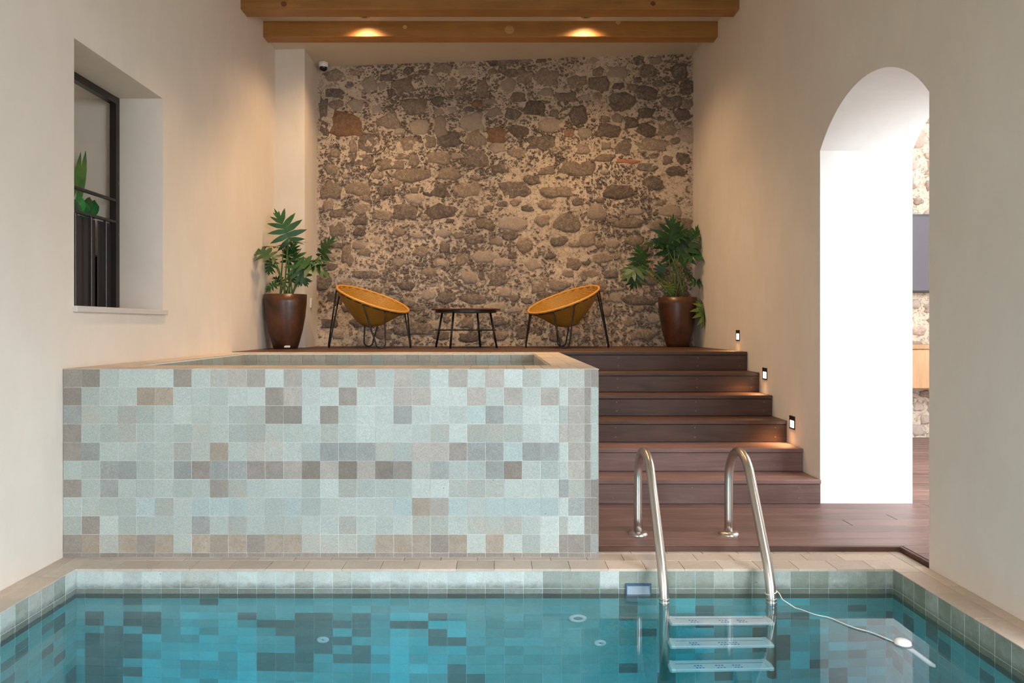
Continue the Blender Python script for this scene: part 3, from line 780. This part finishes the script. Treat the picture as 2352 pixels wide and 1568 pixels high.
# skimmer mouth and water jets
def wall_disc(name, X, z, r, lab, open_):
    o = link(name, None, None, (X, D2, z), label=lab, cat='jet', group='white jets on the far pool wall')
    def ringf(prof, nm, mat, n=24):
        k = MB()
        for (rad, y) in prof:
            for q in range(n):
                a = 2 * math.pi * q / n; k.v.append((X + rad * math.cos(a), D2 + y, z + rad * math.sin(a)))
        for i in range(len(prof) - 1):
            for q in range(n):
                l = (q + 1) % n; k.f.append((i * n + q, i * n + l, (i + 1) * n + l, (i + 1) * n + q))
        return link(nm, k.build(nm, mat, True), o)
    ringf([(r, .002), (r * .97, -.010), (r * .8, -.014), (r * (.55 if open_ else .3), -.012), (r * (.5 if open_ else .22), -.004)], 'ring', M['white'])
    ringf([(r * (.52 if open_ else .24), -.004), (r * .02, -.002)], 'nozzle', plain('jet_throat', (.05, .10, .11), .5) if not open_ else plain('jet_bowl', (.30, .42, .44), .5))
wall_disc('water_jet', -.892, -.727, .032, 'small white jet on the pool wall amid dark tiles, farthest from the ladder', False)
wall_disc('water_jet', .426, -.46, .047, 'larger white ring jet on the pool wall, highest of the three', True)
wall_disc('water_jet', .541, -.757, .032, 'small white jet on the pool wall below the larger ring jet', False)
a, b = P(1437, 1339, D2), P(1495, 1372, D2)
sk = link('skimmer', None, None, ((a.x + b.x) / 2, D2, (a.z + b.z) / 2), label='stainless skimmer mouth at the waterline beside the ladder', cat='skimmer')
blue = plain('skimmer_blue_steel', (.06, .14, .22), .4, .2)
link('hood', MB().box(a.x, b.x, D2 - .012, D2 + .004, a.z - .010, a.z).box(a.x, a.x + .006, D2 - .012, D2 + .004, b.z, a.z - .010).box(b.x - .006, b.x, D2 - .012, D2 + .004, b.z, a.z - .010).build('hood', blue), sk)
link('flap', mesh('flap', [(a.x + .006, D2 - .002, a.z - .01), (b.x - .006, D2 - .002, a.z - .01), (b.x - .006, D2 - .016, b.z), (a.x + .006, D2 - .016, b.z),
                           (a.x + .006, D2 + .002, a.z - .01), (b.x - .006, D2 + .002, a.z - .01), (b.x - .006, D2 - .010, b.z), (a.x + .006, D2 - .010, b.z)],
               [(0, 3, 2, 1), (4, 5, 6, 7), (0, 1, 5, 4), (2, 3, 7, 6), (1, 2, 6, 5), (3, 0, 4, 7)], plain('skimmer_flap', (.30, .38, .46), .35, .2)), sk)

# ------------------------------------------------------------------ window in the pale wall
XF = XL - .305
win = link('window_1', MB().box(XF - .045, XF, WIN[1] - .05, WIN[1] - .002, WIN[4], WIN[3]).box(XF - .045, XF, WIN[0] + .002, WIN[0] + .05, WIN[4], WIN[3])
           .box(XF - .045, XF, WIN[0] + .05, WIN[1] - .05, WIN[3] - .05, WIN[3] - .002).build('window_1', M['dark_steel']), kind='structure', label='dark steel window frame with a lower slatted guard')
for zr in (2.135, 1.985):
    link('guard_rail', bevel_box_mesh('guard_rail', .028, WIN[1] - WIN[0] - .1, .018, .002, M['dark_steel']), win, (XF - .014, (WIN[0] + WIN[1]) / 2, zr))
for k in range(6):
    yk = WIN[1] - .05 - .185 * k
    link('guard_panel', bevel_box_mesh('guard_panel', .004, .178, 1.985 - WIN[4] - .03, .001, M['dark_steel']), win, (XF - .034 - .012 * (k % 2), yk - .0925, (1.985 + WIN[4]) / 2))
    link('guard_bar', bevel_box_mesh('guard_bar', .022, .009, 1.985 - WIN[4] - .02, .0015, M['steel_edge']), win, (XF - .016, yk - .118, (1.985 + WIN[4]) / 2))
link('window_sill', bevel_box_mesh('window_sill', TH + .025, WIN[1] - WIN[0] + .05, .035, .004, M['sill']), win, (XL - TH / 2 + .012, (WIN[0] + WIN[1]) / 2 + .012, WIN[4] - .008))
for s in (2.26, 1.90):
    link('bolt', MB().lathe([(.0, .004), (.008, .003), (.009, 0)][::-1], (0, 0, 0), 10).build('bolt', M['steel_edge']), win, (XF + .001, WIN[1] - .026, s), (0, math.pi / 2, 0))
# unseen enclosure beyond the window, added to limit sky light; roof part open
link('wall_sky_block', MB().box(-4.3, -4.2, 2, 9, -.3, 4.5).box(-4.2, XL - TH, 2, 7.3, 4.4, 4.5).box(-4.2, XL - TH, 1.9, 2, -.3, 4.5).box(-4.2, XL - TH, 9, 9.1, -.3, 4.5).box(-4.3, XL - TH, 1.9, 9.1, -.4, -.3).build('wall_sky_block', M['plaster']), kind='structure', label='unseen plaster enclosure beyond the window, added to limit sky light')

def blade(base, tip, width, normal, mat, bend=.05, n=7):
    base, tip = Vector(base), Vector(tip); d = tip - base; L = d.length; d.normalize(); s = d.cross(Vector(normal)).normalized(); nn = s.cross(d)
    v = []; f = []
    for i in range(n):
        t = i / (n - 1); wv = width * (math.sin(math.pi * min(1, t * .9 + .1)) ** .8) if t < 1 else 0.0005
        c = base + d * L * t + nn * bend * (4 * t * (1 - t))
        v += [c - s * wv / 2, c - nn * wv * .12, c + s * wv / 2]
    for i in range(n - 1):
        for k in (0, 1): f.append((3 * i + k, 3 * i + k + 1, 3 * i + k + 4, 3 * i + k + 3))
    return mesh('leaf', v, f, mat, True)
XN = XF - .17
kn = lambda px, py: Vector((XN, XN / ((px - VX) / F), H - (py - VY) / F * (XN / ((px - VX) / F))))
pl = link('leafy_plant', None, None, (XN, 4.75, WIN[4] + .02), label='low plant with broad glossy green leaves behind the window guard', cat='plant')
sn = link('snake_plant', None, None, (XN, 4.6, WIN[4] + .38), label='plant with tall pointed sword leaves behind the window guard', cat='plant')
link('trough', bevel_box_mesh('trough', .2, .9, .36, .01, M['dark_steel']), pl, (XN, 4.72, WIN[4] + .2))
for (p0, p1, wd) in (((176, 480), (197, 345), .055), ((160, 470), (186, 348), .05), ((150, 470), (170, 370), .05)):
    link('leaf', blade(kn(*p0), kn(*p1), wd, (.9, -.4, 0), leaf_mat('sword_leaf', (.02, .09, .015), (.10, .17, .04)), .01), sn)
for (p0, p1, wd, mt) in (((205, 500), (222, 458), .075, 'leaf_bright'), ((185, 490), (178, 445), .08, 'leaf_bright'), ((195, 492), (206, 452), .07, 'leaf'), ((192, 498), (175, 470), .07, 'leaf_bright'),
                         ((215, 500), (232, 484), .04, 'leaf'), ((200, 500), (190, 462), .07, 'leaf_bright'), ((212, 502), (240, 494), .025, 'leaf'), ((170, 495), (168, 455), .08, 'leaf')):
    link('leaf', blade(kn(*p0), kn(*p1), wd, (.8, -.5, .35), M[mt], .012), pl)

# ------------------------------------------------------------------ step lights in the arched wall
for i, (px, py) in enumerate(((1695, 770), (1757, 858), (1820, 970))):
    D = XR * F / (px - VX); z = H - (py - VY) / F * D
    lab = ('step light in the arched wall, topmost of the three', 'step light in the arched wall, middle of the three', 'step light in the arched wall, lowest of the three')[i]
    o = link('step_light', None, None, (XR, D, z), label=lab, cat='light', group='step lights')
    s = .052; hh = .050
    fr = MB().box(XR - .004, XR + .02, D - s, D + s, z + .016, z + hh).box(XR - .004, XR + .02, D - s, D + s, z - hh, z - hh + .012)
    fr.box(XR - .004, XR + .02, D - s, D - s + .012, z - hh + .012, z + .016).box(XR - .004, XR + .02, D + s - .012, D + s, z - hh + .012, z + .016)
    link('frame', fr.build('frame', M['dark_steel']), o)
    link('lens', MB().box(XR - .0015, XR + .015, D - s + .012, D + s - .012, z - hh + .012, z + .016).build('lens', M['lamp']), o)
    l = spot('step_lamp', (XR - .02, D, z), 11.0, 1.75, .9, (1.0, .58, .26), (XR - .52, D - .03, z - .8))
# ------------------------------------------------------------------ ceiling downlights
lampring = plain('lamp_ring', (.35, .30, .24), .4)
for (X, D, pw, sz) in ((-1.30, 7.385, 125, 2.45), (.90, 7.385, 125, 2.45), (-1.30, 6.55, 150, 1.6), (.90, 6.55, 120, 1.6), (-1.30, 5.2, 110, 1.5), (.90, 5.2, 50, 1.5)):
    link('downlight', MB().lathe([(.03, -.015), (.05, -.018), (.055, 0)], (X, D, CZ), 20).build('downlight', lampring, True), ceiling)
    sl = spot('downlight_lamp', (X, D, CZ - .03), pw, sz, 1.0, WARM, (X, D + .35, 0))
    sl.data.shadow_soft_size = .11

# ------------------------------------------------------------------ rattan chairs
def chair(px, py, D, n, feet, lab):
    n = Vector(n).normalized(); C = P(px, py, D); Rr = .392
    u = (Vector((1, 0, 0)) - n * n.x).normalized(); v_ = n.cross(u)
    o = link('rattan_chair', None, None, (C.x, C.y, DECK2), label=lab, cat='chair', group='rattan tub chairs')
    NS = 48; up = Vector((0, 0, 1)); bot = C + Vector((0, 0, -.285)) - n * .0 + Vector((-n.x * .05, 0, 0))
    secs = [(0, .392), (.06, .382), (.2, .345), (.35, .303), (.5, .258), (.65, .213), (.8, .165), (.9, .128), (.965, .095), (1.0, .045), (1.005, .0005)]
    verts = []; faces = []; uvs = []
    for (t, r) in secs:
        nn = n.lerp(up, t).normalized(); uu = (Vector((1, 0, 0)) - nn * nn.x).normalized(); vv = nn.cross(uu); c = C.lerp(bot, t)
        for k in range(NS):
            a = 2 * math.pi * k / NS; rr = r * (1 + (.016 if k % 2 else -.016)) ; verts.append(c + (uu * math.cos(a) + vv * math.sin(a)) * rr); uvs.append((k / NS * 3, t))
    for i in range(len(secs) - 1):
        for k in range(NS): l = (k + 1) % NS; faces.append((i * NS + k, (i + 1) * NS + k, (i + 1) * NS + l, i * NS + l))
    me = mesh('basket', verts, faces, M['rattan'], True); uvl = me.uv_layers.new()
    for lp in me.loops: uvl.data[lp.index].uv = uvs[lp.vertex_index]
    b = link('basket', me, o); md = b.modifiers.new('solid', 'SOLIDIFY'); md.thickness = .012; md.offset = 0
    ring = [C + (u * math.cos(2 * math.pi * k / 64) + v_ * math.sin(2 * math.pi * k / 64)) * Rr for k in range(64)]
    link('rim', MB().tube(ring, .0125, 8, True).build('rim', M['rattan_rim'], True), o)
    link('rim_rod', MB().tube([p - n * .018 - (p - C).normalized() * .006 for p in ring], .006, 6, True).build('rim_rod', M['black_metal'], True), o)
    for (ang, fx, fy) in feet:      # hairpin leg: ring azimuth, foot offset from the centre
        pa = []
        for s in (-1, 1):
            a = math.radians(ang + 17 * s); q = C + (u * math.cos(a) + v_ * math.sin(a)) * Rr - n * .02; pa.append(q)
        ft = Vector((C.x + fx, C.y + fy, DECK2 + .006)); tdir = (pa[1] - pa[0]); tdir.z = 0; tdir.normalize()
        rb = .048 if abs(fy) > .2 else .026; cc = ft + Vector((0, 0, rb))
        low = [cc + tdir * (-rb * math.cos(t * math.pi / 8)) + Vector((0, 0, -rb * math.sin(t * math.pi / 8))) for t in range(9)]
        up_m1 = pa[0].lerp(low[0], .75); up_m2 = pa[1].lerp(low[-1], .75)
        link('leg', MB().tube([pa[0], pa[0].lerp(low[0], .4), up_m1] + low + [up_m2, pa[1].lerp(low[-1], .4), pa[1]], .0082, 6).build('leg', M['black_metal'], True), o)
    return o
chair(857, 686, 7.87, (.335, -.155, .93), ((0, .40, -.05), (94, -.11, .36), (180, -.465, .0), (282, .135, -.36)), 'honey rattan cone chair on hairpin legs, next to the plant by the plaster pier')
chair(1294, 687.5, 7.87, (-.33, -.19, .92), ((0, .475, .0), (82, .015, .36), (180, -.395, .0), (264, -.02, -.36)), 'honey rattan cone chair on hairpin legs, next to the plant in the far corner')

# ------------------------------------------------------------------ table
TX = P(1070, 0, 7.9).x; TZ = P(0, 709, 7.9).z
tb = link('coffee_table', None, None, (TX, 7.9, DECK2), label='low round coffee table with reddish wood top on black rod legs', cat='table')
link('table_top', MB().lathe([(.0005, 0), (.366, 0), (.370, -.004), (.366, -.016), (.0005, -.018)][::-1], (TX, 7.9, TZ), 48).build('table_top', M['table_wood']), tb)
link('apron', MB().lathe([(.0005, -.018), (.325, -.018), (.325, -.040), (.31, -.043), (.0005, -.043)][::-1], (TX, 7.9, TZ), 40).build('apron', M['black_metal']), tb)
for a in (-24, 66, 156, 246):
    c, s = math.cos(math.radians(a)), math.sin(math.radians(a))
    link('leg', MB().tube([(TX + .285 * c, 7.9 + .285 * s, TZ - .04), (TX + .36 * c, 7.9 + .36 * s, DECK2)], .011, 8).build('leg', M['black_metal'], True), tb)
link('stretcher', MB().tube([(TX + .322 * math.cos(math.radians(k)), 7.9 + .322 * math.sin(math.radians(k)), 1.215) for k in range(0, 360, 9)], .006, 6, True).build('stretcher', M['black_metal'], True), tb)

# ------------------------------------------------------------------ potted plants
def lobed_leaf(base, tipdir, normal, L, wide, mat, droop, seed):
    """split-lobed leaf: lobes leave a midrib on both sides"""
    rr = random.Random(seed); d = Vector(tipdir).normalized(); nrm = Vector(normal); nrm = (nrm - d * nrm.dot(d)).normalized(); s = d.cross(nrm).normalized()
    base = Vector(base); v = []; f = []
    def pt(x, y):     # x along the midrib, y across; droop towards the rim
        r2 = (x - .15) ** 2 + y * y
        return base + d * (x * L) + s * (y * L) + nrm * (-droop * L * r2 + .18 * abs(y) * L * (1 - .6 * abs(y)))
    NL = 6
    mid = [-.10 + 1.0 * i / NL for i in range(NL + 1)]
    for sd in (-1, 1):
        o = len(v)
        for i in range(NL):
            t = i / (NL - 1); x0, x1 = mid[i], mid[i + 1]; xm = (x0 + x1) / 2
            ln = wide * (.72 + .62 * math.sin(math.pi * (t * .75 + .12))) * rr.uniform(.85, 1.12) * (1 - .45 * t ** 2)
            ang = math.radians(112 - 88 * t + rr.uniform(-5, 5))
            dx, dy = math.cos(ang), math.sin(ang) * sd; px_, py_ = -dy, dx
            tip = (xm + dx * ln, dy * ln); hw = ln * .135 + .012
            a = (x0, 0); b = (x1, 0)
            q1 = (xm + dx * ln * .37 - px_ * hw * sd, dy * ln * .37 - py_ * hw * sd); q2 = (xm + dx * ln * .37 + px_ * hw * sd, dy * ln * .37 + py_ * hw * sd)
            n1 = (xm + dx * ln * .72 - px_ * hw * .62 * sd, dy * ln * .72 - py_ * hw * .62 * sd); n2 = (xm + dx * ln * .74 + px_ * hw * .58 * sd, dy * ln * .74 + py_ * hw * .58 * sd)
            i0 = len(v); v.extend(pt(*w_) for w_ in (a, b, q1, q2, n1, tip, n2, (xm + dx * ln * .62, dy * ln * .62)))
            fs = [(0, 1, 2, 3), (3, 2, 7), (7, 2, 4), (3, 7, 6), (6, 7, 5), (5, 7, 4)]
            f.extend(tuple(i0 + k for k in q) for q in fs)
    i0 = len(v); v.extend(pt(*w_) for w_ in ((mid[-1] - .1, -.05), (mid[-1] - .1, .05), (mid[-1] + .12, .06), (mid[-1] + .34, 0), (mid[-1] + .12, -.06)))
    f.extend([(i0, i0 + 1, i0 + 2, i0 + 4), (i0 + 4, i0 + 2, i0 + 3)])
    v = [Vector((min(max(p.x, XL + .012), XR - .012), min(p.y, YB - .03), p.z)) for p in v]
    return mesh('leaf', v, f, mat, True)
def plant(cx, ytop, ybot, D, rtop, rbot, leaves, lab, seed, sticker=False):
    rr = random.Random(seed); b = P(cx, ybot, D); b.z = DECK2; hz = P(cx, ytop, D).z - DECK2
    o = link('potted_plant', None, None, tuple(b), label=lab, cat='plant', group='potted split-leaf plants')
    prof = [(0, 0), (rbot, 0), (rbot * 1.12, hz * .08), (rbot + (rtop - rbot) * .55, hz * .33), (rbot + (rtop - rbot) * .83, hz * .6), (rtop * .985, hz * .85), (rtop, hz), (rtop * .94, hz), (rtop * .92, hz * .9), (0, hz * .9)]
    link('pot', MB().lathe(prof, b, 36).build('pot', M['pot'], True), o)
    link('soil', MB().lathe([(rtop * .925, hz * .915), (rtop * .5, hz * .935), (.0005, hz * .94)], b, 24).build('soil', M['soil'], True), o)
    if sticker:
        p = b + Vector((.05, -rbot * 1.12 * .93, hz * .045)); link('sticker', bevel_box_mesh('sticker', .06, .004, .02, .001, M['white']), o, tuple(p))
    for i, (lx_, ly_, ang, ln, dy, up_, mt) in enumerate(leaves):
        c = P(lx_, ly_, D + dy); k = (D + dy) / F; a = math.radians(ang)
        tip = Vector((math.cos(a), rr.uniform(-.35, .1), math.sin(a)))
        nrm = Vector((rr.uniform(-.2, .2), -1 + .6 * up_, .35 + up_))
        L = ln * k
        link('leaf', lobed_leaf(c, tip, nrm, L, .60, M[mt], .25, seed * 31 + i), o)
        r0 = Vector((b.x + rr.uniform(-.07, .07), b.y + rr.uniform(-.07, .07), DECK2 + hz * .93))
        md = r0.lerp(c, .55) + Vector((0, 0, .06 if c.z > r0.z + .1 else .12)); md.x = r0.x + (c.x - r0.x) * .40
        pts = [r0 * (1 - t) ** 2 + md * 2 * t * (1 - t) + c * t * t for t in (0, .15, .3, .45, .6, .75, .9, 1)]
        link('leaf_stalk', MB().tube(pts, [.009, .0085, .008, .0075, .007, .006, .006, .005], 6).build('leaf_stalk', M['stem'], True), o)
L1 = [(664, 549, 112, 62, 0, .2, 'leaf'), (652, 570, 170, 58, .02, 1.4, 'leaf_pale'), (655, 562, 15, 50, .05, 1.5, 'leaf_pale'), (628, 590, 155, 52, -.28, .7, 'leaf'), (624, 598, 255, 30, .0, .3, 'leaf'),
      (660, 598, 70, 42, .1, .2, 'leaf'), (738, 586, 60, 46, 0, .4, 'leaf'), (722, 598, 5, 44, .02, 1.4, 'leaf_pale'), (692, 606, 345, 62, -.12, .5, 'leaf'), (680, 612, 300, 44, -.14, .3, 'leaf'),
      (686, 594, 130, 40, .08, .6, 'leaf'), (705, 605, 15, 52, -.05, .9, 'leaf'), (632, 652, 215, 26, -.02, .5, 'leaf'), (672, 645, 80, 26, .06, .3, 'leaf'), (648, 650, 140, 24, .08, .4, 'leaf'), (690, 650, 20, 24, .0, .5, 'leaf')]
plant(656, 676, 801, 7.55, .212, .118, L1, 'split-leaf plant in a tapered rust-brown pot, beside the plaster pier', 3, True)
L2 = [(1533, 562, 78, 58, 0, .2, 'leaf'), (1530, 566, 165, 50, -.02, .8, 'leaf'), (1546, 548, 25, 40, .03, .7, 'leaf'), (1560, 585, 52, 62, 0, .3, 'leaf'), (1580, 590, 10, 46, -.05, .6, 'leaf'),
      (1546, 590, 120, 50, .06, .3, 'leaf'), (1475, 612, 205, 52, -.12, .5, 'leaf'), (1474, 608, 100, 42, -.1, .3, 'leaf'), (1466, 618, 250, 44, -.1, .2, 'leaf'), (1520, 612, 250, 28, .02, .2, 'leaf'),
      (1573, 625, 330, 28, .02, .8, 'leaf'), (1592, 648, 355, 32, -.08, .5, 'leaf'), (1614, 703, 285, 48, -.16, .4, 'leaf_pale'), (1616, 706, 320, 44, -.15, .5, 'leaf'), (1541, 655, 270, 26, -.05, .2, 'leaf_pale'),
      (1590, 565, 75, 42, .02, .3, 'leaf'), (1560, 560, 95, 44, .06, .3, 'leaf')]
plant(1556, 683, 797, 8.17, .208, .115, L2, 'split-leaf plant in a tapered rust-brown pot, in the corner by the arched wall', 8)

# ------------------------------------------------------------------ small fittings
cz_ = 4.205; cc = P(743, 158, 8.33)
cm = link('security_camera', None, None, (cc.x, cc.y, cz_), label='small white dome security camera in the ceiling corner', cat='camera')
link('housing', MB().lathe([(.0005, 0), (.052, 0), (.052, -.045), (.047, -.055), (.03, -.058)], (cc.x, cc.y, cz_), 24).build('housing', M['white'], True), cm)
link('dome', MB().lathe([(.044, -.055), (.040, -.075), (.026, -.092), (.0005, -.099)], (cc.x, cc.y, cz_), 24).build('dome', M['black_glass'], True), cm)
sw = link('wall_socket', None, None, (XP, 8.2, 1.51), label='white wall socket on the side of the plaster pier', cat='socket')
link('plate', bevel_box_mesh('plate', .012, .075, .105, .003, M['white']), sw, (XP + .006, 8.2, 1.51))
link('insert', bevel_box_mesh('insert', .006, .035, .06, .002, plain('socket_insert', (.55, .52, .48), .4)), sw, (XP + .014, 8.2, 1.51))

# ------------------------------------------------------------------ room beyond the arch
YN = 8.26
wn = link('wall_patio', MB().box(XR + TH, 6.7, YN + .02, YN + .3, -.1, 4.4).build('wall_patio', M['mortar']), kind='structure', label='sunlit rubble wall seen through the arch')
pm = rubble_face(4.0, 5.6, 0, 3.9, YN, .03, 'mortar_face_patio'); pm.materials[0] = M['mortar']; link('mortar_face', pm, wn)
e2 = []; tries = 0
while len(e2) < 150 and tries < 20000:
    tries += 1; ww = rs.uniform(.10, .30) * (1 - .5 * tries / 20000); hh = ww * rs.uniform(.5, .8); x = rs.uniform(4.1, 5.5); z = rs.uniform(.08, 3.8)
    if free(x, z, ww / 2, hh / 2, e2, .95): e2.append((x, z, ww / 2, hh / 2, rs.choice('lm')))
for (x, z, rx, rz, tone) in e2: link('stone', stone_mesh(x, z, YN, rx * 2.05, rz * 2.05, rs.uniform(.012, .03), rs, MRP[tone]), wn)
link('wall_patio_side', MB().box(6.5, 6.7, -2.6, YN + .1, -.1, 3.2).build('wall_patio_side', M['plaster_white']), kind='structure', label='white wall closing the room beyond the arch')
link('ceiling_patio', MB().box(XR + TH, 6.7, 3.3, YN + .3, 4.3, 4.5).build('ceiling_patio', M['plaster_white']), kind='structure', label='ceiling of the room beyond the arch')
link('ground', MB().box(-9, 12, -12, 14, -2.0, -1.7).build('ground', plain('earth', (.25, .22, .18), .9)), kind='structure', label='unseen slab under the building, added to block sky light from below')  # unseen slab, added to keep world light from leaking in below
link('floor_courtyard', MB().box(-9, XR + TH, -12, ROOM_FRONT - .1, -.1, -.02).build('floor_courtyard', plain('courtyard_paving', (.30, .28, .25), .8)), kind='structure', label='paving of the courtyard behind the pool')
link('floor_patio', MB().box(XR + TH, 6.7, -8, 2.05, -.1, 0.0).build('floor_patio', plain('patio_paving', (.24, .22, .20), .8)), kind='structure', label='pale paving of the patio')
tv = link('television', None, None, (4.75, YN, 2.05), label='flat grey television screen on the rubble wall beyond the arch', cat='television')
link('body', bevel_box_mesh('body', 1.52, .05, .86, .006, plain('tv_bezel', (.03, .03, .034), .3)), tv, (4.75, YN - .075, 2.053))
link('screen', bevel_box_mesh('screen', 1.48, .004, .81, .001, plain('tv_glass', (.09, .085, .10), .08, spec=.9)), tv, (4.75, YN - .102, 2.05))
cb = link('wall_cabinet', None, None, (4.75, YN, .58), label='floating light oak cabinet below the television', cat='cabinet')
link('body', bevel_box_mesh('body', 1.9, .36, .42, .004, M['oak']), cb, (4.75, YN - .19, .80))
link('top', bevel_box_mesh('top', 1.92, .38, .045, .004, M['oak']), cb, (4.75, YN - .20, 1.035))
for k in range(3):
    link('door', bevel_box_mesh('door', .626, .02, .40, .002, M['oak']), cb, (4.75 + (k - 1) * .632 - .15, YN - .381, .80))
